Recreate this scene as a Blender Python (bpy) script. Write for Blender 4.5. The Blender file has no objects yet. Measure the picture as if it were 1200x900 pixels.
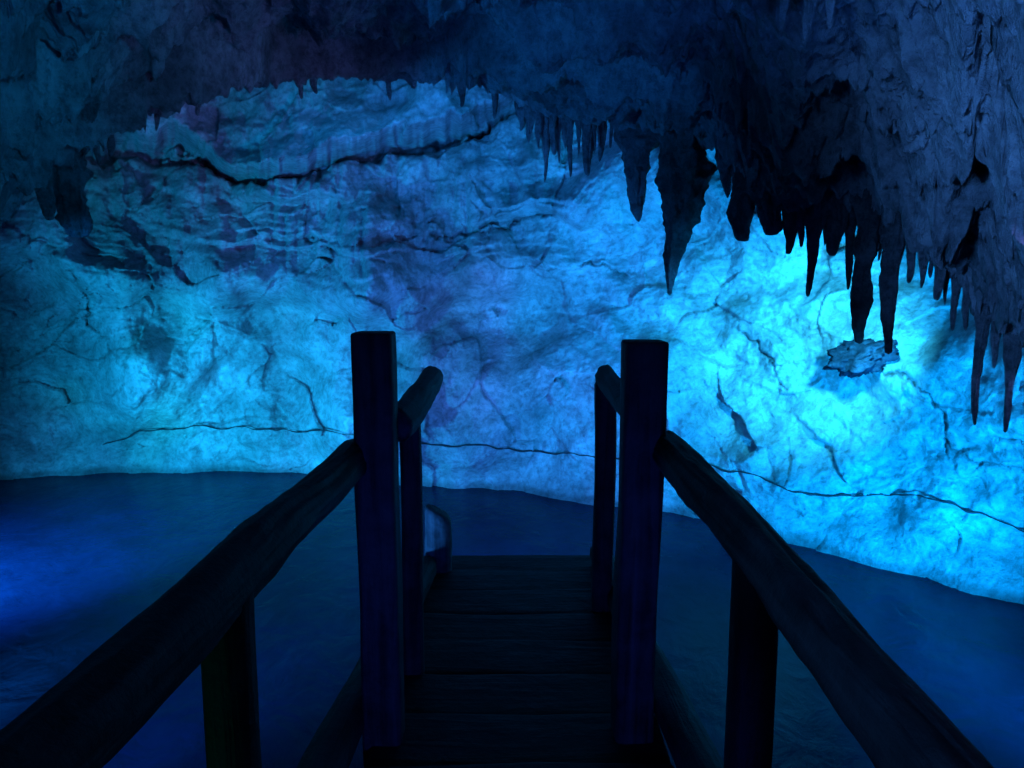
import bpy, math, random
import numpy as np
from mathutils import Vector

C = bpy.context.scene.collection
H = 2.0; PITCH = math.radians(8.0); F = 870.0
cp, sp = math.cos(PITCH), math.sin(PITCH)

# ------------------------------------------------------------------ survey helpers (photo bearings -> metres)
def ray(px, py):
    x = (px-600)/F; v = (450-py)/F
    return np.array([x, cp+v*sp, -sp+v*cp])
def at_R(px, py, R):
    d = ray(px, py); t = R/math.hypot(d[0], d[1])
    return np.array([d[0]*t, d[1]*t, H+d[2]*t])
def on_water(px, py):
    d = ray(px, py); t = H/-d[2]
    return np.array([d[0]*t, d[1]*t, 0.0])
def project(x, y, z):
    dep = np.maximum(y*cp-(z-H)*sp, 0.05); v = y*sp+(z-H)*cp
    return 600+F*x/dep, 450-F*v/dep
def sstep(a, b, x):
    t = np.clip((x-a)/(b-a), 0, 1); return t*t*(3-2*t)

# ------------------------------------------------------------------ noise
def _hash(ix, iy, iz, seed):
    n = (ix.astype(np.uint32)*np.uint32(374761393) + iy.astype(np.uint32)*np.uint32(668265263)
         + iz.astype(np.uint32)*np.uint32(2246822519) + np.uint32((seed*3266489917) & 0xffffffff))
    n = (n ^ (n >> np.uint32(15)))*np.uint32(2246822507)
    n = (n ^ (n >> np.uint32(13)))*np.uint32(3266489909)
    n = n ^ (n >> np.uint32(16))
    return n.astype(np.float32)*np.float32(2.0/4294967295.0)-np.float32(1.0)
def vnoise(P, seed=0):
    P = P.astype(np.float32)
    i = np.floor(P); f = P-i; i = i.astype(np.int64)
    u = f*f*f*(f*(f*6-15)+10)
    x0, y0, z0 = i[..., 0], i[..., 1], i[..., 2]
    def h(a, b, c): return _hash(x0+a, y0+b, z0+c, seed)
    ux, uy, uz = u[..., 0], u[..., 1], u[..., 2]
    a = h(0,0,0)*(1-ux)+h(1,0,0)*ux; b = h(0,1,0)*(1-ux)+h(1,1,0)*ux
    c = h(0,0,1)*(1-ux)+h(1,0,1)*ux; d = h(0,1,1)*(1-ux)+h(1,1,1)*ux
    return (a*(1-uy)+b*uy)*(1-uz)+(c*(1-uy)+d*uy)*uz
_a, _b = 0.7, 0.5
ROT = np.array([[math.cos(_a), -math.sin(_a), 0], [math.sin(_a), math.cos(_a), 0], [0, 0, 1]]) @ \
      np.array([[1, 0, 0], [0, math.cos(_b), -math.sin(_b)], [0, math.sin(_b), math.cos(_b)]])
ROT = ROT.astype(np.float32)
def fbm(P, octv=4, seed=0, gain=0.5):
    s = 0; a = 1.0; Q = P.astype(np.float32) @ ROT.T
    for k in range(octv):
        s = s+a*vnoise(Q, seed+k*17); a *= gain; Q = (Q @ ROT.T)*2.03+3.7
    return s
def ridged(P, octv=4, seed=0, gain=0.5):
    s = 0; a = 1.0; Q = P.astype(np.float32) @ ROT.T
    for k in range(octv):
        n = 1-np.abs(vnoise(Q, seed+k*13)); s = s+a*n*n; a *= gain; Q = (Q @ ROT.T)*2.1+1.9
    return s
def cells(P, seed=0):
    P = P.astype(np.float32); i = np.floor(P).astype(np.int64)
    best = np.full(P.shape[:-1], 1e9, np.float32)
    val = np.zeros_like(best); tilt = np.zeros_like(best)
    for a in (-1, 0, 1):
        for b in (-1, 0, 1):
            for c in (-1, 0, 1):
                ix, iy, iz = i[..., 0]+a, i[..., 1]+b, i[..., 2]+c
                r1 = _hash(ix, iy, iz, seed); r2 = _hash(ix, iy, iz, seed+1); r3 = _hash(ix, iy, iz, seed+2)
                dx = P[..., 0]-(ix+.5+.45*r1); dy = P[..., 1]-(iy+.5+.45*r2); dz = P[..., 2]-(iz+.5+.45*r3)
                d2 = dx*dx+dy*dy+dz*dz
                m = d2 < best
                best = np.where(m, d2, best)
                val = np.where(m, r1*r2, val)
                tilt = np.where(m, dx*r2+dy*r3+dz*r1, tilt)
    return val, tilt, best

# ------------------------------------------------------------------ tags
def tag(o, label=None, cat=None, group=None, kind=None):
    if label: o['label'] = label
    if cat: o['category'] = cat
    if group: o['group'] = group
    if kind: o['kind'] = kind
    return o
def link_mesh(name, V, Q, mat, parent=None, attrs=None, loc=(0, 0, 0), smooth=True):
    me = bpy.data.meshes.new(name)
    V = np.asarray(V, np.float32).reshape(-1, 3)-np.asarray(loc, np.float32)
    if isinstance(Q, np.ndarray):
        me.vertices.add(len(V)); me.vertices.foreach_set('co', V.ravel())
        nq = len(Q)
        me.loops.add(nq*4); me.polygons.add(nq)
        me.loops.foreach_set('vertex_index', Q.astype(np.int32).ravel())
        me.polygons.foreach_set('loop_start', np.arange(nq, dtype=np.int32)*4)
    else:
        me.from_pydata(V.tolist(), [], Q)
    me.polygons.foreach_set('use_smooth', [smooth]*len(me.polygons))
    for nm, (typ, arr) in (attrs or {}).items():
        at = me.attributes.new(nm, typ, 'POINT')
        at.data.foreach_set('vector' if typ == 'FLOAT_VECTOR' else ('color' if typ == 'FLOAT_COLOR' else 'value'),
                            np.asarray(arr, np.float32).ravel())
    me.update(calc_edges=True); me.validate()
    me.materials.append(mat)
    o = bpy.data.objects.new(name, me); C.objects.link(o)
    if parent is not None: o.parent = parent
    else: o.location = loc
    return o
def grid_quads(nr, nc):
    i = np.arange(nr*nc).reshape(nr, nc)
    return np.stack([i[:-1, :-1], i[:-1, 1:], i[1:, 1:], i[1:, :-1]], -1).reshape(-1, 4)

# ------------------------------------------------------------------ materials
def new_mat(name):
    m = bpy.data.materials.new(name); m.use_nodes = True
    return m, m.node_tree.nodes, m.node_tree.links, m.node_tree.nodes['Principled BSDF']
def rock_mat(name, lo, hi, rough=0.72, attr=True, sc=1.0, bump=.6, grime=.62, spec=.3):
    m, N, L, B = new_mat(name)
    geo = N.new('ShaderNodeNewGeometry')
    n1 = N.new('ShaderNodeTexNoise'); n1.inputs['Scale'].default_value = 3.6*sc; n1.inputs['Detail'].default_value = 7; n1.inputs['Roughness'].default_value = .68
    L.new(geo.outputs['Position'], n1.inputs['Vector'])
    r = N.new('ShaderNodeValToRGB'); r.color_ramp.elements[0].position = .36; r.color_ramp.elements[1].position = .64
    r.color_ramp.elements[0].color = (*lo, 1); r.color_ramp.elements[1].color = (*hi, 1)
    L.new(n1.outputs['Fac'], r.inputs['Fac'])
    n3 = N.new('ShaderNodeTexNoise'); n3.inputs['Scale'].default_value = 18*sc; n3.inputs['Detail'].default_value = 7; n3.inputs['Roughness'].default_value = .76
    L.new(geo.outputs['Position'], n3.inputs['Vector'])
    r2 = N.new('ShaderNodeValToRGB'); r2.color_ramp.elements[0].position = .36; r2.color_ramp.elements[1].position = .56
    r2.color_ramp.elements[0].color = (grime, grime, grime, 1); r2.color_ramp.elements[1].color = (1, 1, 1, 1)
    L.new(n3.outputs['Fac'], r2.inputs['Fac'])
    mx = N.new('ShaderNodeMix'); mx.data_type = 'RGBA'; mx.blend_type = 'MULTIPLY'; mx.inputs['Factor'].default_value = 1
    L.new(r.outputs['Color'], mx.inputs['A']); L.new(r2.outputs['Color'], mx.inputs['B'])
    out = mx.outputs['Result']
    if attr:
        a = N.new('ShaderNodeAttribute'); a.attribute_name = 'stain_shade'
        m2 = N.new('ShaderNodeMix'); m2.data_type = 'RGBA'; m2.blend_type = 'MULTIPLY'; m2.inputs['Factor'].default_value = 1
        L.new(out, m2.inputs['A']); L.new(a.outputs['Color'], m2.inputs['B']); out = m2.outputs['Result']
    L.new(out, B.inputs['Base Color'])
    B.inputs['Roughness'].default_value = rough
    B.inputs['Specular IOR Level'].default_value = spec
    b1 = N.new('ShaderNodeBump'); b1.inputs['Strength'].default_value = bump; b1.inputs['Distance'].default_value = .06
    L.new(n3.outputs['Fac'], b1.inputs['Height'])
    L.new(b1.outputs['Normal'], B.inputs['Normal'])
    return m
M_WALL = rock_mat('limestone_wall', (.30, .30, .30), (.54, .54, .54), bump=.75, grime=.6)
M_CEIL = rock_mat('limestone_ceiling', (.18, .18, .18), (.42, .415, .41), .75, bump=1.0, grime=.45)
M_STAL = rock_mat('stalactite_stone', (.13, .13, .13), (.38, .375, .37), .85, False, 1.6, 1.0, .5, .1)
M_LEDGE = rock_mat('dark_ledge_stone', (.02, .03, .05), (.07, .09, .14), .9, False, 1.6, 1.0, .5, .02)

def wood_mat(name, dark, light, gs=30):
    m, N, L, B = new_mat(name)
    a = N.new('ShaderNodeAttribute'); a.attribute_name = 'grain'
    mp = N.new('ShaderNodeMapping'); mp.inputs['Scale'].default_value = (1.8, gs, gs)
    L.new(a.outputs['Vector'], mp.inputs['Vector'])
    n = N.new('ShaderNodeTexNoise'); n.inputs['Scale'].default_value = 1; n.inputs['Detail'].default_value = 6; n.inputs['Distortion'].default_value = .8
    L.new(mp.outputs['Vector'], n.inputs['Vector'])
    n2 = N.new('ShaderNodeTexNoise'); n2.inputs['Scale'].default_value = 9; n2.inputs['Detail'].default_value = 7; n2.inputs['Roughness'].default_value = .68
    L.new(a.outputs['Vector'], n2.inputs['Vector'])
    mm = N.new('ShaderNodeMath'); mm.operation = 'MULTIPLY_ADD'; mm.inputs[1].default_value = .45
    L.new(n.outputs['Fac'], mm.inputs[0])
    m3 = N.new('ShaderNodeMath'); m3.operation = 'MULTIPLY'; m3.inputs[1].default_value = .55
    L.new(n2.outputs['Fac'], m3.inputs[0]); L.new(m3.outputs[0], mm.inputs[2])
    r = N.new('ShaderNodeValToRGB'); r.color_ramp.elements[0].position = .40; r.color_ramp.elements[1].position = .62
    r.color_ramp.elements[0].color = (*dark, 1); r.color_ramp.elements[1].color = (*light, 1)
    L.new(mm.outputs[0], r.inputs['Fac']); L.new(r.outputs['Color'], B.inputs['Base Color'])
    r3 = N.new('ShaderNodeMapRange'); r3.inputs['To Min'].default_value = .5; r3.inputs['To Max'].default_value = .9
    L.new(n2.outputs['Fac'], r3.inputs['Value']); L.new(r3.outputs['Result'], B.inputs['Roughness'])
    b = N.new('ShaderNodeBump'); b.inputs['Strength'].default_value = 1.0; b.inputs['Distance'].default_value = .022
    L.new(mm.outputs[0], b.inputs['Height']); L.new(b.outputs['Normal'], B.inputs['Normal'])
    B.inputs['Specular IOR Level'].default_value = .2
    return m
M_WOOD = wood_mat('dark_wet_wood', (.006, .006, .006), (.040, .039, .038))
M_EDGE = wood_mat('pale_edge_log', (.03, .03, .03), (.14, .14, .135))  # paler tone of the same wood, so the log stands out
M_DECK = wood_mat('dark_wet_plank', (.003, .003, .003), (.009, .009, .009), 16)

def water_mat():
    m, N, L, B = new_mat('cave_lake_water')
    geo = N.new('ShaderNodeNewGeometry')
    mp = N.new('ShaderNodeMapping'); mp.inputs['Scale'].default_value = (1.0, .8, 1); mp.inputs['Rotation'].default_value = (0, 0, .35)
    L.new(geo.outputs['Position'], mp.inputs['Vector'])
    n = N.new('ShaderNodeTexNoise'); n.inputs['Scale'].default_value = 4.2; n.inputs['Detail'].default_value = 5; n.inputs['Roughness'].default_value = .55; n.inputs['Distortion'].default_value = .5
    L.new(mp.outputs['Vector'], n.inputs['Vector'])
    b = N.new('ShaderNodeBump'); b.inputs['Strength'].default_value = .3; b.inputs['Distance'].default_value = .05
    L.new(n.outputs['Fac'], b.inputs['Height']); L.new(b.outputs['Normal'], B.inputs['Normal'])
    n2 = N.new('ShaderNodeTexNoise'); n2.inputs['Scale'].default_value = 3.0; n2.inputs['Detail'].default_value = 9; n2.inputs['Roughness'].default_value = .7
    L.new(mp.outputs['Vector'], n2.inputs['Vector'])
    r = N.new('ShaderNodeValToRGB'); r.color_ramp.elements[0].color = (.008, .018, .048, 1); r.color_ramp.elements[1].color = (.015, .032, .09, 1)
    r.color_ramp.elements[0].position = .32; r.color_ramp.elements[1].position = .68
    L.new(n2.outputs['Fac'], r.inputs['Fac']); L.new(r.outputs['Color'], B.inputs['Base Color'])
    B.inputs['Roughness'].default_value = .27; B.inputs['IOR'].default_value = 1.33; B.inputs['Specular IOR Level'].default_value = .15
    return m
M_WATER = water_mat()
def plain(name, col, rough):
    m, N, L, B = new_mat(name)
    geo = N.new('ShaderNodeNewGeometry'); n = N.new('ShaderNodeTexNoise'); n.inputs['Scale'].default_value = 30
    L.new(geo.outputs['Position'], n.inputs['Vector'])
    r = N.new('ShaderNodeValToRGB'); r.color_ramp.elements[0].color = (*[c*.5 for c in col], 1); r.color_ramp.elements[1].color = (*col, 1)
    L.new(n.outputs['Fac'], r.inputs['Fac']); L.new(r.outputs['Color'], B.inputs['Base Color']); B.inputs['Roughness'].default_value = rough
    return m
M_CABLE = plain('black_cable_sheath', (.03, .03, .034), .8)

# ------------------------------------------------------------------ lake
bw = [(-14, -5), (14, -5), (14, 14), (-14, 14)]
water = link_mesh('water', [(x, y, 0) for x, y in bw], [(0, 1, 2, 3)], M_WATER)
tag(water, 'dark blue still lake water filling the cave floor', 'water', kind='structure')

# ------------------------------------------------------------------ cave wall
wl = [on_water(*p) for p in [(-150, 575), (0, 565), (130, 556), (250, 555), (380, 558), (500, 568), (600, 576), (700, 592), (800, 608), (900, 629), (1000, 655), (1100, 685), (1200, 720), (1280, 750)]]
waz = [math.degrees(math.atan2(p[0], p[1])) for p in wl]; wR = [math.hypot(p[0], p[1]) for p in wl]
waz = [-125, -90, -60]+waz+[65, 95, 125]; wR = [6, 7, 8.6]+wR+[4.9, 5.0, 5.5]
az = np.concatenate([np.arange(-120, -43, 1.0), np.arange(-43, 43, .082), np.arange(43, 120.1, 1.0)])
zz = np.concatenate([np.arange(-.35, -.05, .05), np.arange(-.05, 3.95, .0105), np.arange(3.95, 5.6, .08)])
A, Z = np.meshgrid(az, zz); Ar = np.radians(A)
R0 = np.interp(A, waz, wR)
right = sstep(2, 16, A); left = 1-sstep(-4, 10, A)
U = R0*Ar
R0 = R0 + right*(.26*Z) + (1-right)*(.16*Z)
P = np.stack([R0*np.sin(Ar), R0*np.cos(Ar), Z], -1).astype(np.float32)
warp = np.stack([fbm(P*1.1, 3, 5), fbm(P*1.1+9, 3, 6), fbm(P*1.1-7, 3, 8)], -1)*.22
Zw = Z+.16*fbm(P*np.array([.8, .8, .5], np.float32), 3, 9)-.10*np.sin(U*.9)
R0 = R0 - left*(.60*sstep(1.72, 2.10, Zw)) - (1-left)*(1-right)*.3*sstep(2.2, 2.6, Zw)
PX, PY = project(R0*np.sin(Ar), R0*np.cos(Ar), Z)
def gb(cx, cy, sx, sy, amp): return amp*np.exp(-((PX-cx)/sx)**2-((PY-cy)/sy)**2)
D = gb(610, 440, 115, 80, .46)+gb(190, 425, 85, 75, .55)+gb(30, 440, 45, 110, -.2)+gb(145, 330, 35, 50, .26)\
    + gb(350, 430, 60, 60, -.24)+gb(960, 540, 110, 50, .18)+gb(760, 250, 60, 40, -.2)+gb(820, 470, 90, 70, .16)+gb(720, 500, 45, 60, -.14)\
    + gb(480, 520, 120, 35, .20)+gb(90, 330, 40, 40, .22)+gb(270, 330, 60, 40, .28)+gb(1090, 600, 60, 70, .12)+gb(260, 470, 60, 40, -.10)\
    + gb(150, 420, 22, 80, .15)+gb(235, 400, 24, 60, .15)+gb(300, 405, 28, 55, -.14)+gb(420, 345, 55, 28, .24)+gb(480, 300, 60, 22, -.16)+gb(110, 480, 22, 50, .15)+gb(390, 480, 40, 30, .14)
Q = P+warp
# diagonal hollow above the posts
dg = (PX-505)*.62+(PY-380)*.78; dl = (PX-505)*.78-(PY-380)*.62
D = D-.28*np.exp(-(dg/15)**2-(dl/62)**2)
# the overhanging pale shelf, its lower edge swooping from the far left up to the centre
ex = [-50, 60, 150, 205, 250, 300, 350, 400, 450, 520, 580, 640]; ey = [213, 180, 162, 164, 184, 202, 199, 184, 167, 144, 122, 96]
edge = np.interp(PX, ex, ey)+fbm(P*2.6, 4, 21)*9+fbm(P*9, 3, 22)*4
da = edge-PY                                   # >0 above the edge
smask = sstep(0, 60, PX)*(1-sstep(560, 640, PX))
shelf = smask*sstep(-1, 3, da)
D = D+shelf*(.50*np.exp(-np.clip(da, 0, 400)/55)+.18)
D = D-smask*.30*np.exp(-((da+7)/(5.5+3.5*fbm(P*1.5, 3, 23)))**2)
band = np.exp(-((PY-265)/70)**2)*(1-.85*sstep(660, 800, PX))*(.30+.70*sstep(220, 340, PX))
D = D+fbm(P*.6, 3, 1)*.32+fbm(P*1.7, 3, 2)*.18
# broken ledges of the bedding
for hgt, off, am, sd in ((.42, 0.1, .34, 11), (.19, .3, .14, 12), (.085, .0, .04, 13)):
    q = (Zw+.05*fbm(P*2.2, 3, sd+100))/hgt+off
    fl = np.floor(q); fr = q-fl
    lay = _hash(fl.astype(np.int64), fl.astype(np.int64)*0, fl.astype(np.int64)*0, sd)
    seg = np.clip(.35+vnoise(np.stack([U*.9/hgt*.45, fl*7.3, fl*0], -1), sd+50)*1.1, 0, 1)
    D = D+am*(band+.08*(1-right))*seg*(.7+.5*lay)*(1-fr)*sstep(0, .18, fr)
S1, S2_ = math.cos(.65), math.sin(.65)
S = np.stack([(U*S1-Z*S2_)*.8, (U*S2_+Z*S1)*2.6, U*0], -1)+warp
D = D+fbm(S, 4, 31)*.08*(.3+right)
v1, t1, e1 = cells(Q*np.array([1.5, 1.5, 2.2], np.float32), 41)
v2, t2, e2 = cells(Q*np.array([4.2, 4.2, 6.0], np.float32)+warp*3, 51)
rgh = np.clip(.24+.8*fbm(P*.8, 3, 71)+.35*band, .08, .9)*(1-.40*right)
D = D+v1*.04+t1*.12+(v2*.022+t2*.05)*rgh
D = D+fbm(P*7, 4, 4, .6)*.020*(.5+rgh)+fbm(P*22, 3, 14, .6)*.007
# vertical drip folds below the shelf
V3 = np.stack([U*8, U*0, Z*.9], -1)+warp*2
D = D+(np.abs(vnoise(V3, 91))-.3)*.09*sstep(2.0, 2.5, Zw)*left*(1-.7*shelf)
# cracks
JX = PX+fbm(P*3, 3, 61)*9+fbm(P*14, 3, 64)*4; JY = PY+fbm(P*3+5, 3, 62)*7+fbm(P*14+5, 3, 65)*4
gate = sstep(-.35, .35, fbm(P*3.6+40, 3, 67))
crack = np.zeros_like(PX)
def seg_dist(pts, ax, ay):
    d = np.full(PX.shape, 1e9)
    for (x0, y0), (x1, y1) in zip(pts[:-1], pts[1:]):
        dx, dy = x1-x0, y1-y0
        t = np.clip(((ax-x0)*dx+(ay-y0)*dy)/(dx*dx+dy*dy), 0, 1)
        d = np.minimum(d, np.hypot(ax-x0-t*dx, ay-y0-t*dy))
    return d
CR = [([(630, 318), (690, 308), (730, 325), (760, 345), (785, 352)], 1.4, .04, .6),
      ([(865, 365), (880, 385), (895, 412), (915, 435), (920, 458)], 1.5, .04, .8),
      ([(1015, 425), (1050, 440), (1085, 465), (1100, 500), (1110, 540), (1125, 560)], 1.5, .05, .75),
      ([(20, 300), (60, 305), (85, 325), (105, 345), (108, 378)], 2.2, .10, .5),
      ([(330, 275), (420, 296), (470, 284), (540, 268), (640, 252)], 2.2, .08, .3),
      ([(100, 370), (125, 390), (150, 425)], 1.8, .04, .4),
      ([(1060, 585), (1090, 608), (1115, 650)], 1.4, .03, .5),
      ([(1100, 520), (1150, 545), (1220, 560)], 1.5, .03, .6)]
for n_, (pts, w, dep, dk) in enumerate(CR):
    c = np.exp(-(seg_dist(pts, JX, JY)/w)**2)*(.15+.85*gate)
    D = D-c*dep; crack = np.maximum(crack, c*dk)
D = D*(.45+.55*sstep(-.02, .5, Z))            # the rock is worn smoother near the waterline
Rw = R0-D
X, Y = Rw*np.sin(Ar), Rw*np.cos(Ar)
chalk = fbm(P*1.2, 5, 81, .6)
stn_shade = .92+.32*chalk*(1-.4*right)+.12*fbm(S*1.6, 4, 84, .6)*right
stn_shade = stn_shade-.12*sstep(.30, .8, fbm(Q*np.array([1.6, 1.6, 2.6], np.float32), 4, 85, .6))*(1-.6*right)
stn_shade = stn_shade+.25*shelf
stn_shade = stn_shade*(1-crack)
stn_shade = stn_shade*(1-.5*np.exp(-((PX+15)/50)**2-((PY-420)/170)**2))  # painted shade: the dim far-left recess is darkened in the colour
wet = 1-sstep(.02, .10+.05*fbm(P*2.3, 3, 89), Z)     # dark wet rim at the waterline
stn_shade = stn_shade*(1-.45*wet)
stn_shade = np.clip(stn_shade, .05, 1.45)
lil = sstep(.0, 1.0, fbm(P*.8+20, 3, 87))*(1-right*.8); grn = sstep(.0, 1.0, fbm(P*.8-20, 3, 88))*left
st = np.stack([stn_shade*(1+.8*lil), stn_shade*(1-.08*lil+.06*grn), stn_shade*(1-.14*grn), np.ones_like(stn_shade)], -1)
wall = link_mesh('cave_wall', np.stack([X, Y, Z], -1), grid_quads(*X.shape), M_WALL, attrs={'stain_shade': ('FLOAT_COLOR', st)})
tag(wall, 'pale cracked limestone cave wall lit bright blue above the lake', 'cave wall', kind='structure')

# ------------------------------------------------------------------ cable pinned along the wall
CB = [(120, 522), (152, 511), (165, 503), (240, 500), (330, 503), (400, 508), (500, 519), (600, 527), (700, 535), (760, 540), (830, 546), (890, 560), (925, 575), (965, 583), (1050, 577), (1120, 592), (1200, 622), (1260, 650)]
cxs = np.arange(120, 1260, 2.5); cys = np.interp(cxs, [c[0] for c in CB], [c[1] for c in CB])
jit = np.stack([cxs*.045, cxs*0, cxs*0], -1); cys = cys+fbm(jit, 4, 701, .6)*2.6
pts = []
for qx, qy in zip(cxs, cys):
    a_ = math.degrees(math.atan2(ray(qx, qy)[0], ray(qx, qy)[1])); ia = int(np.argmin(np.abs(az-a_)))
    R_ = Rw[200, ia]
    for _ in range(6):
        p_ = at_R(qx, qy, R_); iz = int(np.argmin(np.abs(zz-p_[2]))); R_ = .5*R_+.5*float(Rw[max(iz-2, 0):iz+3, max(ia-2, 0):ia+3].min()-.012)
    pts.append(at_R(qx, qy, R_))
pts = np.array(pts)
for _ in range(2):
    pts[1:-1] = .25*pts[:-2]+.5*pts[1:-1]+.25*pts[2:]
n_, m_ = len(pts), 8
tan = np.gradient(pts, axis=0); tan /= np.linalg.norm(tan, axis=1)[:, None]
sid = np.cross(tan, [0, 0, 1.0]); sid /= np.linalg.norm(sid, axis=1)[:, None]; upv = np.cross(sid, tan)
rad = .0062*(1+.5*fbm(np.stack([cxs*.09, cxs*0, cxs*0], -1), 3, 705)); rad[0] = rad[-1] = .002
th = np.linspace(0, 2*math.pi, m_, endpoint=False)
Vc = pts[:, None, :]+rad[:, None, None]*(np.cos(th)[None, :, None]*sid[:, None, :]+np.sin(th)[None, :, None]*upv[:, None, :])
ii = np.arange(n_*m_).reshape(n_, m_)
Qc_ = np.stack([ii[:-1], ii[1:], np.roll(ii, -1, 1)[1:], np.roll(ii, -1, 1)[:-1]], -1).reshape(-1, 4)
tag(link_mesh('cable', Vc, Qc_, M_CABLE, loc=tuple(pts[0])), 'thin dark cable wavering along the lit wall just above the water', 'cable')

# ------------------------------------------------------------------ cave ceiling
lip = [(-150, 330, 4.2), (0, 262, 4.4), (60, 200, 4.7), (130, 158, 5.0), (270, 100, 5.4), (400, 86, 5.6), (560, 100, 5.6), (640, 134, 5.4), (750, 150, 5.2), (830, 175, 4.9),
       (880, 225, 4.6), (940, 254, 4.4), (1010, 264, 4.2), (1080, 296, 3.9), (1150, 365, 3.6), (1200, 420, 3.4), (1300, 480, 3.2)]
lp = [at_R(*q) for q in lip]
laz = [-130, -90, -62]+[math.degrees(math.atan2(p[0], p[1])) for p in lp]+[62, 90, 130]
lR = [4.5, 5, 5.0]+[q[2] for q in lip]+[3.6, 4.5, 4.5]
lz = [2.2, 2.0, 1.9]+[p[2] for p in lp]+[1.5, 1.9, 2.2]
def lipR(a): return np.interp(a, laz, lR)
def lipZ(a): return np.interp(a, laz, lz)
az2 = np.concatenate([np.arange(-128, -44, 1.2), np.arange(-44, 44, .09), np.arange(44, 128.1, 1.2)])
ss = np.concatenate([np.linspace(.02, .36, 24)[:-1], np.linspace(.36, 1, 430)])
qq = np.linspace(0, 1, 60)[1:]**1.6
A2, S2 = np.meshgrid(az2, ss); RL = lipR(A2); ZL = lipZ(A2)
CZ = 3.15
Rin = RL*S2; Zin = CZ+(ZL-CZ)*S2**1.35
A3, Q3 = np.meshgrid(az2, qq); RL3 = lipR(A3); ZL3 = lipZ(A3)
Rout = RL3+Q3*2.7; Zout = ZL3+.75*(1-np.exp(-Q3*9))+.7*Q3
Ac = np.radians(np.vstack([A2, A3])); Rc = np.vstack([Rin, Rout]); Zc = np.vstack([Zin, Zout])
Sx = np.vstack([S2, 1+Q3])
Pc = np.stack([Rc*np.sin(Ac), Rc*np.cos(Ac), Zc], -1).astype(np.float32)
wp = np.stack([fbm(Pc*1.3, 3, 105), fbm(Pc*1.3+9, 3, 106), fbm(Pc*1.3-7, 3, 108)], -1)*.2
Qc = Pc+wp
rightc = sstep(4, 20, np.degrees(Ac))
fine = .55+.45*rightc
amp = .40+.60*sstep(.3, .8, Sx)
amp = amp*(1-.40*(1-rightc)*sstep(.86, .98, Sx))
dn = fbm(Pc*.8, 3, 101)*.21+fbm(Pc*2.1, 4, 102)*.12
v1, t1, e1 = cells(Qc*np.array([2.0, 2.0, 2.0], np.float32), 141)
v2, t2, e2 = cells(Qc*5.5, 151)
v3, t3, e3 = cells(Pc*13+wp*8, 155)
dn = dn+v1*.07*(1-.4*rightc)+t1*.15*(1-.3*rightc)+(v2*.03+t2*.07)*(.7+.3*rightc)+t3*.026*fine+fbm(Pc*9, 5, 104, .62)*.042*(.7+.3*rightc)
n6 = vnoise(np.stack([Pc[..., 0]*7, Pc[..., 1]*7, Pc[..., 2]*1.5], -1), 161)
n15 = vnoise(np.stack([Pc[..., 0]*16, Pc[..., 1]*16, Pc[..., 2]*3], -1), 163)
n30 = vnoise(np.stack([Pc[..., 0]*30, Pc[..., 1]*30, Pc[..., 2]*5], -1), 164)
dn = dn+np.clip(n6-.25, 0, 1)**1.5*.10*(.3+.7*rightc)+np.clip(n15-.3, 0, 1)*.12*fine+np.clip(n30-.4, 0, 1)*.08*fine
dn = dn+(ridged(Qc*np.array([.9, .9, 2.5], np.float32), 3, 171)-.9)*.07
# folds running down the right hand overhang
fold = np.stack([np.degrees(Ac)*.22, Sx*1.2, Sx*0], -1)+wp*2
dn = dn+(1-np.abs(vnoise(fold, 175)))**2*.12*rightc
# stepped shelves ringing the chamber
tw = Sx+.06*fbm(Pc*.8, 3, 181)+.03*rightc*np.sin(np.degrees(Ac)*.4)
for c, h, w in ((.56, .20, .012), (.69, .26, .012), (.82, .36, .012), (.93, .16, .010)):
    dn = dn+h*(1-.7*rightc)*(np.exp(-np.clip(tw-c, 0, 9)/.09)*sstep(c-w, c, tw))
dn = dn*amp
Zc2 = Zc-dn*.85
Rc2 = Rc+(fbm(Pc*1.8+30, 4, 191)*.05+v2*.015*fine+t3*.010*fine)*amp
# settle the lip to its surveyed height (broad shift only, the roughness stays)
core = (az2 > -43) & (az2 < 43)
for _ in range(2):
    pxs, pys = project(Rc2*np.sin(Ac), Rc2*np.cos(Ac), Zc2)
    use = (Sx > .45) & (Sx < 1.3)
    low = np.max(np.where(use, pys, -1e9), 0)
    lowp, _t = project(lipR(az2)*np.sin(np.radians(az2)), lipR(az2)*np.cos(np.radians(az2)), lipZ(az2))
    diff = np.where(core, low-_t, 0)
    k = np.hanning(45); k /= k.sum()
    diff = np.convolve(np.pad(diff, 22, mode='edge'), k, 'valid')
    dz = diff*lipR(az2)/F
    Zc2 = Zc2+dz[None, :]*sstep(.35, .85, Sx)
sc_ = np.clip(.95+.5*fbm(Pc*1.5, 5, 201, .6), .2, 1.45)
stc = np.stack([sc_, sc_, sc_, np.ones_like(sc_)], -1)
ceil = link_mesh('cave_ceiling', np.stack([Rc2*np.sin(Ac), Rc2*np.cos(Ac), Zc2], -1), grid_quads(*Zc2.shape), M_CEIL, attrs={'stain_shade': ('FLOAT_COLOR', stc)})
tag(ceil, 'dark rough limestone cave ceiling overhanging the lake', 'cave ceiling', kind='structure')

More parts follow.
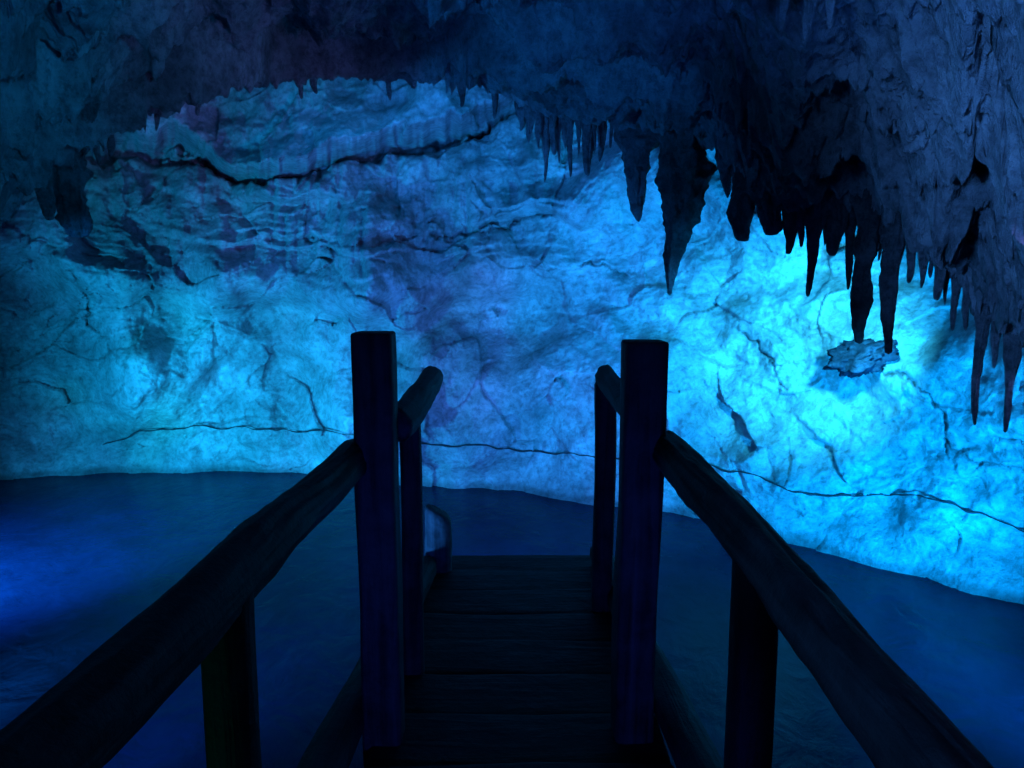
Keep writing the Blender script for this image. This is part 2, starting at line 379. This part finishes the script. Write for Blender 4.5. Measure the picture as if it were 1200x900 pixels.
# ------------------------------------------------------------------ stalactites
G_ST = 'stalactites hanging from the cave ceiling'
def stalactite(px, tip, base, wpx, dR, label, seed, blunt=.8, bend=0, flare=.5, extra=.3, nr=80, ns=40, rough=1.0):
    a = math.degrees(math.atan((px-600)/F/cp)); R = float(lipR(a))+dR
    pt = at_R(px, tip, R); pb = at_R(px, base, R)
    d = math.hypot(R, pb[2]-H)
    r0 = wpx/2/F*d*math.cos(math.radians(a))
    zt, zb = pt[2], pb[2]; L = zb-zt
    t = np.concatenate([np.linspace(-extra/L, 0, 10)[:-1], np.linspace(0, 1, nr)])
    th = np.linspace(0, 2*math.pi, ns, endpoint=False)
    T, TH = np.meshgrid(t, th, indexing='ij'); Tc = np.clip(T, 0, 1)
    prof = (1-Tc**1.15)**blunt*(1+flare*np.exp(-Tc*6)) / (1+flare)
    step = vnoise(np.stack([T*L*9+seed*5, T*0, T*0], -1), 290+seed)
    prof = prof*(1+.20*step)
    prof = np.maximum(prof, .07)*np.where(T >= .999, .2, 1)
    ph = seed*1.7
    flute = 1+.10*np.sin(4*TH+ph+2*Tc)+.09*np.sin(7*TH-ph-3*Tc)+.07*np.sin(13*TH+2*ph)
    rr = r0*prof*flute
    ux = np.stack([np.cos(TH)*1.5+seed*3.1, np.sin(TH)*1.5, T*L*4], -1)
    rr = rr*np.clip(1+rough*(.30*fbm(ux, 3, 300+seed)+.20*fbm(ux*4, 3, 320+seed, .6)), .55, 2)
    ri = ridged(np.stack([np.cos(TH)*2.4+seed, np.sin(TH)*2.4, T*L*1.6], -1), 2, 340+seed)
    rr = rr*(.82+.22*ri)
    cx = pb[0]+bend*r0*Tc**2+r0*.26*np.sin(Tc*4+seed)*Tc; cy = pb[1]+r0*.2*np.cos(Tc*3+seed)
    z = zb-T*L
    V = np.stack([cx+rr*np.cos(TH), cy+rr*np.sin(TH)*.85, z], -1)
    n, m = T.shape; idx = np.arange(n*m).reshape(n, m)
    Qd = np.stack([idx[:-1], idx[1:], np.roll(idx, -1, 1)[1:], np.roll(idx, -1, 1)[:-1]], -1).reshape(-1, 4)
    o = link_mesh('stalactite', V, Qd, M_STAL, loc=(pb[0], pb[1], pb[2]))
    tag(o, label, 'stalactite', G_ST)
    return o
SL = [
 (795, 346, 146, 68, -.12, 'largest dark stalactite, long and tapering to the lowest point in mid cave', .72, .1, .35),
 (748, 260, 142, 48, -.12, 'second largest stalactite just left of the largest one, ending in a sharp tip', .55, .2, .2),
 (874, 283, 205, 30, -.06, 'short blunt stalactite first to the right of the largest one', .24, 0, .3),
 (852, 232, 185, 20, -.10, 'very small stalactite close beside the right shoulder of the largest one', .6, 0, .4),
 (903, 276, 225, 36, -.28, 'stubby stalactite pressed against the ledge left of the right hand cluster', .25, 0, .5),
 (927, 298, 240, 19, -.07, 'small stubby stalactite with a rounded end left of the thin spike', .22, 0, .3),
 (955, 348, 240, 23, -.10, 'thin spike stalactite alone against the bright wall left of the right cluster', .36, 0, .8),
 (981, 300, 240, 24, -.16, 'short stalactite filling the gap between thin spike and right cluster', .3, 0, .4),
 (1016, 404, 235, 34, -.14, 'long thick left column of the paired stalactites over the rock ledge', .30, .1, .7),
 (1049, 416, 250, 31, -.18, 'longest right column of the paired stalactites over the rock ledge', .26, .1, .7),
 (999, 340, 235, 16, -.05, 'medium stalactite hugging the left flank of the paired columns', .4, 0, .5),
 (1069, 332, 275, 17, -.12, 'small pointed stalactite just right of the paired columns', .38, 0, .5),
 (1084, 338, 290, 12, -.06, 'second small stalactite right of the paired columns', .45, 0, .5),
 (1103, 352, 300, 17, -.18, 'narrow stalactite midway between paired columns and right edge', .3, 0, .5),
 (1122, 388, 320, 14, -.06, 'slightly longer narrow stalactite right of the middle of the right overhang', .35, 0, .7),
 (1151, 500, 370, 14, -.12, 'thin long stalactite near the right edge reaching furthest down there', .22, .3, .8),
 (1187, 508, 420, 16, -.12, 'rightmost stalactite at the picture edge with a ragged low tip', .25, -.3, .8),
 (1168, 432, 385, 14, -.16, 'short stalactite between the two low ones at the right edge', .35, 0, .4),
 (640, 214, 135, 13, -.12, 'longest thin spike in the fringe left of the two big stalactites', .6, 0, .5),
 (621, 168, 130, 13, -.08, 'leftmost tiny spike of the fringe left of the two big stalactites', .5, 0, .5),
 (690, 206, 140, 20, -.10, 'thicker spike in the fringe, nearest to the two big stalactites', .4, 0, .5),
 (80, 278, 180, 40, -.12, 'broad blunt hanging rock drape at the far left under the ceiling arch', .14, 0, .1),
 (50, 258, 205, 24, -.12, 'small blunt stalactite left of the broad far left rock drape', .25, 0, .3),
 (962, 212, 150, 46, -.40, 'broad bulky rock pendant hanging above the thin spike', .3, 0, .4),
 (1120, 284, 205, 40, -.50, 'broad tapering rock pendant on the near right overhang', .4, 0, .5),
 (921, 44, -30, 18, -2.2, 'left spike of the small trio hanging at the top edge', .6, 0, .5),
 (950, 50, -30, 20, -2.2, 'middle spike of the small trio hanging at the top edge', .6, 0, .5),
 (976, 36, -30, 16, -2.2, 'right spike of the small trio hanging at the top edge', .6, 0, .5),
]
for k, (px, tip, base, w, dR, lab, bl, be, fl) in enumerate(SL):
    stalactite(px, tip, base, w, dR, lab, k+1, bl, be, fl)
FR = [(655, 192), (668, 208), (678, 184), (705, 190), (717, 174), (632, 176), (662, 174), (648, 182), (697, 180), (611, 154)]
for k, (px, tip) in enumerate(FR):
    stalactite(px, tip, 134, (9, 13, 11, 15)[k % 4], -.06-.05*(k % 3), 'thin small spike in the crowded fringe of stalactites left of the two big ones', 60+k, (.5, .35, .6)[k % 3], 0, .6, nr=30, ns=18)
for k, (px, tip, base) in enumerate([(890, 256, 215), (940, 290, 245), (968, 288, 250), (1033, 306, 258), (1058, 312, 270), (1093, 326, 295), (1111, 358, 310), (1135, 388, 335)]):
    stalactite(px, tip, base, (8, 12, 10)[k % 3], -.06-.07*(k % 3), 'tiny spike tucked between the larger stalactites of the right hand overhang', 110+k, (.5, .3)[k % 2], 0, .6, nr=30, ns=16)
for k, (px, tip, base) in enumerate([(112, 194, 160), (128, 184, 155), (183, 154, 125), (232, 136, 110), (352, 116, 84), (368, 110, 84), (455, 118, 88), (540, 126, 95), (580, 140, 100)]):
    stalactite(px, tip, base, (10, 14)[k % 2], -.18, 'tiny stalactite nub on the ceiling arch over the left half of the lake', 80+k, .35, 0, .6, nr=20, ns=14)

# rock ledge on the wall under the paired stalactites
def rock(px, py, R, rx, ry, rz, label, seed):
    c = at_R(px, py, R)
    nu, nv = 64, 40
    u = np.linspace(0, 2*math.pi, nu, endpoint=False); v = np.linspace(.02, math.pi-.02, nv)
    Vv, Uu = np.meshgrid(v, u, indexing='ij')
    n = np.stack([np.sin(Vv)*np.cos(Uu), np.sin(Vv)*np.sin(Uu), np.cos(Vv)], -1)
    va, ta, ea = cells(n*1.6+seed, 400+seed)
    s = 1+.32*fbm(n*1.5+seed, 4, 410+seed)+.28*ta+.14*fbm(n*5, 3, 420)
    q = n*s[..., None]*np.array([rx, ry, rz])
    q[..., 2] += q[..., 0]*.30
    pts = q+c
    idx = np.arange(nu*nv).reshape(nv, nu)
    Qd = np.stack([idx[:-1], idx[1:], np.roll(idx, -1, 1)[1:], np.roll(idx, -1, 1)[:-1]], -1).reshape(-1, 4)
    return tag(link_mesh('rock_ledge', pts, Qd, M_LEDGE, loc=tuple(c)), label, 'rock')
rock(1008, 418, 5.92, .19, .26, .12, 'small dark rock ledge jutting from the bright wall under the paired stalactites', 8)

# ------------------------------------------------------------------ wooden stairway
root = bpy.data.objects.new('wooden_stairway', None); C.objects.link(root)
RL_ = (0, 2.4, .55); root.location = RL_
tag(root, 'dark wooden plank stairway with log handrails leading down to the lake', 'stairway')
def beam(name, p0, p1, ha, hb, seed, up=(0, 0, 1), n_exp=2.0, taper=1.0, wob=.06, wander=.01, nr=40, ns=32, slant=0, label=None, cap=.35, mat=None):
    p0, p1 = np.array(p0, float), np.array(p1, float); ax = p1-p0; L = np.linalg.norm(ax); ax /= L
    up = np.array(up, float); b = up-ax*np.dot(up, ax); b /= np.linalg.norm(b); a = np.cross(ax, b)
    bev = min(ha, hb)*cap
    t = np.concatenate([[0, bev*.25/L, bev/L], np.linspace(bev*1.6/L, 1-bev*1.6/L, nr), [1-bev/L, 1-bev*.25/L, 1]])
    shr = np.concatenate([[1-cap*.9, 1-cap*.35, 1], np.ones(nr), [1, 1-cap*.35, 1-cap*.9]])
    th = np.linspace(0, 2*math.pi, ns, endpoint=False)
    T, TH = np.meshgrid(t, th, indexing='ij')
    c, s = np.cos(TH), np.sin(TH); e = 2.0/n_exp
    ca_ = np.sign(c)*np.abs(c)**e; sb_ = np.sign(s)*np.abs(s)**e
    q = np.stack([ca_*1.1+seed*2.3, sb_*1.1, T*L*2.2], -1)
    k = (1+wob*fbm(q, 3, 500+seed)+wob*.45*fbm(q*np.array([3, 3, 1.6]), 4, 520+seed, .6))*(1+(taper-1)*T)*shr[:, None]
    wx = wander*fbm(np.stack([t*L*1.1+seed*7, t*0, t*0], -1), 2, 540+seed); wz = wander*fbm(np.stack([t*L*1.1+seed*7, t*0+5, t*0], -1), 2, 541+seed)
    la = ca_*ha*k+wx[:, None]; lb = sb_*hb*k+wz[:, None]
    tt = T*L + (slant*la*sstep(.8, 1, T))
    V = p0+ax*tt[..., None]+a*la[..., None]+b*lb[..., None]
    gr = np.stack([T*L+seed*3.3, la+seed, lb], -1).reshape(-1, 3)
    n, m = T.shape; idx = np.arange(n*m).reshape(n, m)
    fs = np.stack([idx[:-1], np.roll(idx, -1, 1)[:-1], np.roll(idx, -1, 1)[1:], idx[1:]], -1).reshape(-1, 4).tolist()
    V = V.reshape(-1, 3); c0 = V[idx[0]].mean(0); c1 = V[idx[-1]].mean(0)
    V = np.vstack([V, c0, c1]); gr = np.vstack([gr, [seed*3.3, seed, 0], [L+seed*3.3, seed, 0]])
    k0, k1 = n*m, n*m+1
    for j in range(m):
        fs.append([k0, int(idx[0, (j+1) % m]), int(idx[0, j])]); fs.append([k1, int(idx[-1, j]), int(idx[-1, (j+1) % m])])
    o = link_mesh(name, V, fs, mat or M_WOOD, parent=root, attrs={'grain': ('FLOAT_VECTOR', gr)}, loc=RL_)
    if label: o['label'] = label
    return o
Yv = (0, 1, 0)
beam('post', (-.392, 2.10, -.5), (-.397, 2.10, 1.853), .058, .058, 1, Yv, 7, 1, .04, .010, nr=70, label='tall square post standing left at the head of the lower steps', cap=.12)
beam('post', (.362, 2.10, -.5), (.376, 2.10, 1.828), .060, .058, 2, Yv, 7, 1, .04, .010, nr=70, label='tall square post standing right at the head of the lower steps', cap=.12)
beam('post', (-.448, 1.10, -.5), (-.445, 1.10, 1.54), .039, .040, 3, Yv, 2.6, 1, .07, .012, label='round log post under the nearer left handrail', cap=.1)
beam('post', (.458, 1.32, -.5), (.450, 1.32, 1.50), .042, .042, 4, Yv, 2.6, 1, .07, .008, label='round log post under the nearer right handrail', mat=M_DECK, cap=.1)
beam('post', (-.352, 2.52, .50), (-.350, 2.52, 1.56), .038, .038, 5, Yv, 3.5, 1, .05, .008, label='slim post under the short far left handrail')
beam('post', (.402, 3.14, -.5), (.404, 3.14, 1.57), .045, .042, 6, Yv, 3.5, 1, .05, .01, label='slim post under the short far right handrail')
beam('post', (-.385, 3.66, -.5), (-.380, 3.66, .84), .070, .066, 7, Yv, 2.3, 1, .08, .006, slant=.5, label='low stub post with slanted rounded top at the far left deck corner', cap=.4, mat=M_EDGE)
beam('handrail', (-.45, -.45, 1.615), (-.45, 2.17, 1.482), .050, .050, 11, (0, 0, 1), 2, 1.0, .15, .022, nr=160, ns=48, label='long near left log handrail')
beam('handrail', (.45, -.45, 1.44), (.445, 2.17, 1.52), .050, .050, 12, (0, 0, 1), 2, 1.02, .15, .022, nr=160, ns=48, label='long near right log handrail')
beam('handrail', (-.345, 2.14, 1.572), (-.354, 3.22, 1.572), .050, .050, 13, (0, 0, 1), 2, 1.0, .10, .01, label='short far left log handrail with rounded end')
beam('handrail', (.375, 2.14, 1.57), (.414, 3.24, 1.585), .046, .046, 14, (0, 0, 1), 2, 1.0, .10, .01, label='short far right log handrail with rounded end')
beam('stringer', (-.555, .6, .80), (-.435, 3.58, .57), .060, .062, 15, (0, 0, 1), 2.2, 1, .08, .005, nr=80, label='left edge log along the steps', mat=M_WOOD)
beam('stringer', (.52, .6, .80), (.465, 3.8, .56), .056, .062, 16, (0, 0, 1), 2.2, 1, .08, .005, nr=80, label='right edge log along the steps', mat=M_WOOD)
for k in range(12):
    d = .66+k*.285; z = .72-.020*k
    beam('tread', (-.44+.004*k, d, z-.02), (.46, d, z-.02), .136, .024, 30+k, (0, 0, 1), 6, 1, .04, .008, cap=.3, mat=M_DECK)

# ------------------------------------------------------------------ lamps hidden around the lake, plus added fill spots
def spot(name, loc, tgt, W, col, ang, blend=.8, rad=.08):
    l = bpy.data.lights.new(name, 'SPOT'); l.energy = W; l.color = col; l.spot_size = math.radians(ang); l.spot_blend = blend; l.shadow_soft_size = rad
    o = bpy.data.objects.new(name, l); C.objects.link(o); o.location = tuple(loc)
    o.rotation_euler = (Vector(tgt)-Vector(loc)).to_track_quat('-Z', 'Y').to_euler()
    return o
# floods on the water's edge, outside the view
spot('cyan_flood', (2.45, 1.75, .25), (2.2, 5.5, 1.15), 3000, (.001, .34, 1), 58, .9, .10)
spot('cyan_flood', (1.05, 1.5, .20), (3.1, 4.6, .65), 520, (.001, .29, 1), 50, .9, .12)
# flood under the end of the steps
spot('under_step_flood', (.05, 3.82, .22), (-.2, 6.8, .9), 250, (.035, .22, 1), 130, .9, .12)
spot('teal_flood', (-4.2, 3.3, .30), (-2.6, 7.6, .75), 1900, (.004, .35, .80), 80, 1, .14)
spot('teal_beam', (-2.5, 2.0, .15), (-2.5, 7.7, .50), 1500, (.004, .43, .82), 36, 1, .14)
spot('blue_flood', (-1.9, 1.7, .25), (-.5, 6.9, 1.55), 1050, (.022, .24, 1), 60, .9, .14)
# lamps tucked behind the paired stalactites and behind the right ceiling lip
spot('cyan_lamp', at_R(1034, 368, 4.8), at_R(965, 405, 6.0), 620, (.03, .58, 1), 76, 1, .05)
spot('lip_spot', at_R(905, 215, 5.45), at_R(880, 380, 6.3), 100, (.005, .42, 1), 88, 1, .1)
for px in (270, 360, 450, 530):  # added unseen spots along the lip to brighten the pale shelf
    spot('lip_spot', at_R(px, 74, 5.95), at_R(px, 170, 6.8), 15, (.010, .28, .95), 130, 1, .12)
spot('lake_blue', (-4.1, 2.9, 1.6), (-3.7, 4.6, 0), 1700, (.006, .24, 1), 58, 1, .2)
spot('lake_blue', (2.4, 1.0, 1.9), (1.4, 4.0, 0), 60, (.001, .09, 1), 60, 1, .2)  # added unseen spot, makes the water on the right bluer
spot('lake_blue', (-2.4, .5, 1.8), (-1.5, 4.0, 0), 90, (.001, .12, 1), 56, 1, .2)  # added unseen spot, makes the water left of the steps bluer
spot('lake_teal', (-2.9, 1.3, 1.2), (-2.1, 2.9, 0), 90, (.001, .36, .8), 64, 1, .1)
# added unseen spots standing in for ambient light on the ceiling
spot('ceiling_wash', (0, -1.5, .9), (0, 1.6, 5.2), 340, (.018, .18, 1), 72, .35, .2)
spot('violet_wash', (2.6, .7, 1.45), (.9, 3.6, 3.5), 560, (.19, .24, 1), 66, .9, .2)
spot('teal_side', (-1.2, -.6, 2.0), (2.5, 2.5, 2.35), 700, (.06, .28, 1), 36, .8, .2)
spot('blue_wash', (-2.9, 1.0, 1.5), (-1.0, 4.6, 3.6), 480, (.004, .22, .9), 66, .9, .1)
spot('blue_side', (1.2, -.6, 2.0), (-2.8, 3.2, 3.3), 400, (.006, .26, .75), 40, .8, .1)
spot('step_fill', (.0, .55, 1.0), (.0, 2.1, 1.15), 46, (.025, .085, 1), 74, 1, .08)  # added unseen fill spot, gives the posts and steps a blue sheen
spot('green_glow', (-.95, .62, .85), (-.45, 1.1, 1.40), 2.6, (.005, .6, .35), 40, 1, .04)
w = bpy.data.worlds.new('World'); bpy.context.scene.world = w; w.use_nodes = True
w.node_tree.nodes['Background'].inputs['Color'].default_value = (.006, .025, .16, 1)
w.node_tree.nodes['Background'].inputs['Strength'].default_value = .45

# ------------------------------------------------------------------ camera
cam = bpy.data.cameras.new('Camera'); co = bpy.data.objects.new('Camera', cam); C.objects.link(co)
co.location = (0, 0, H); co.rotation_euler = (math.radians(90)-PITCH, 0, 0)
cam.sensor_width = 36; cam.lens = F/1200*36; cam.clip_start = .02; cam.clip_end = 200
s = bpy.context.scene; s.camera = co
s.view_settings.view_transform = 'Standard'; s.view_settings.look = 'None'; s.view_settings.exposure = 0
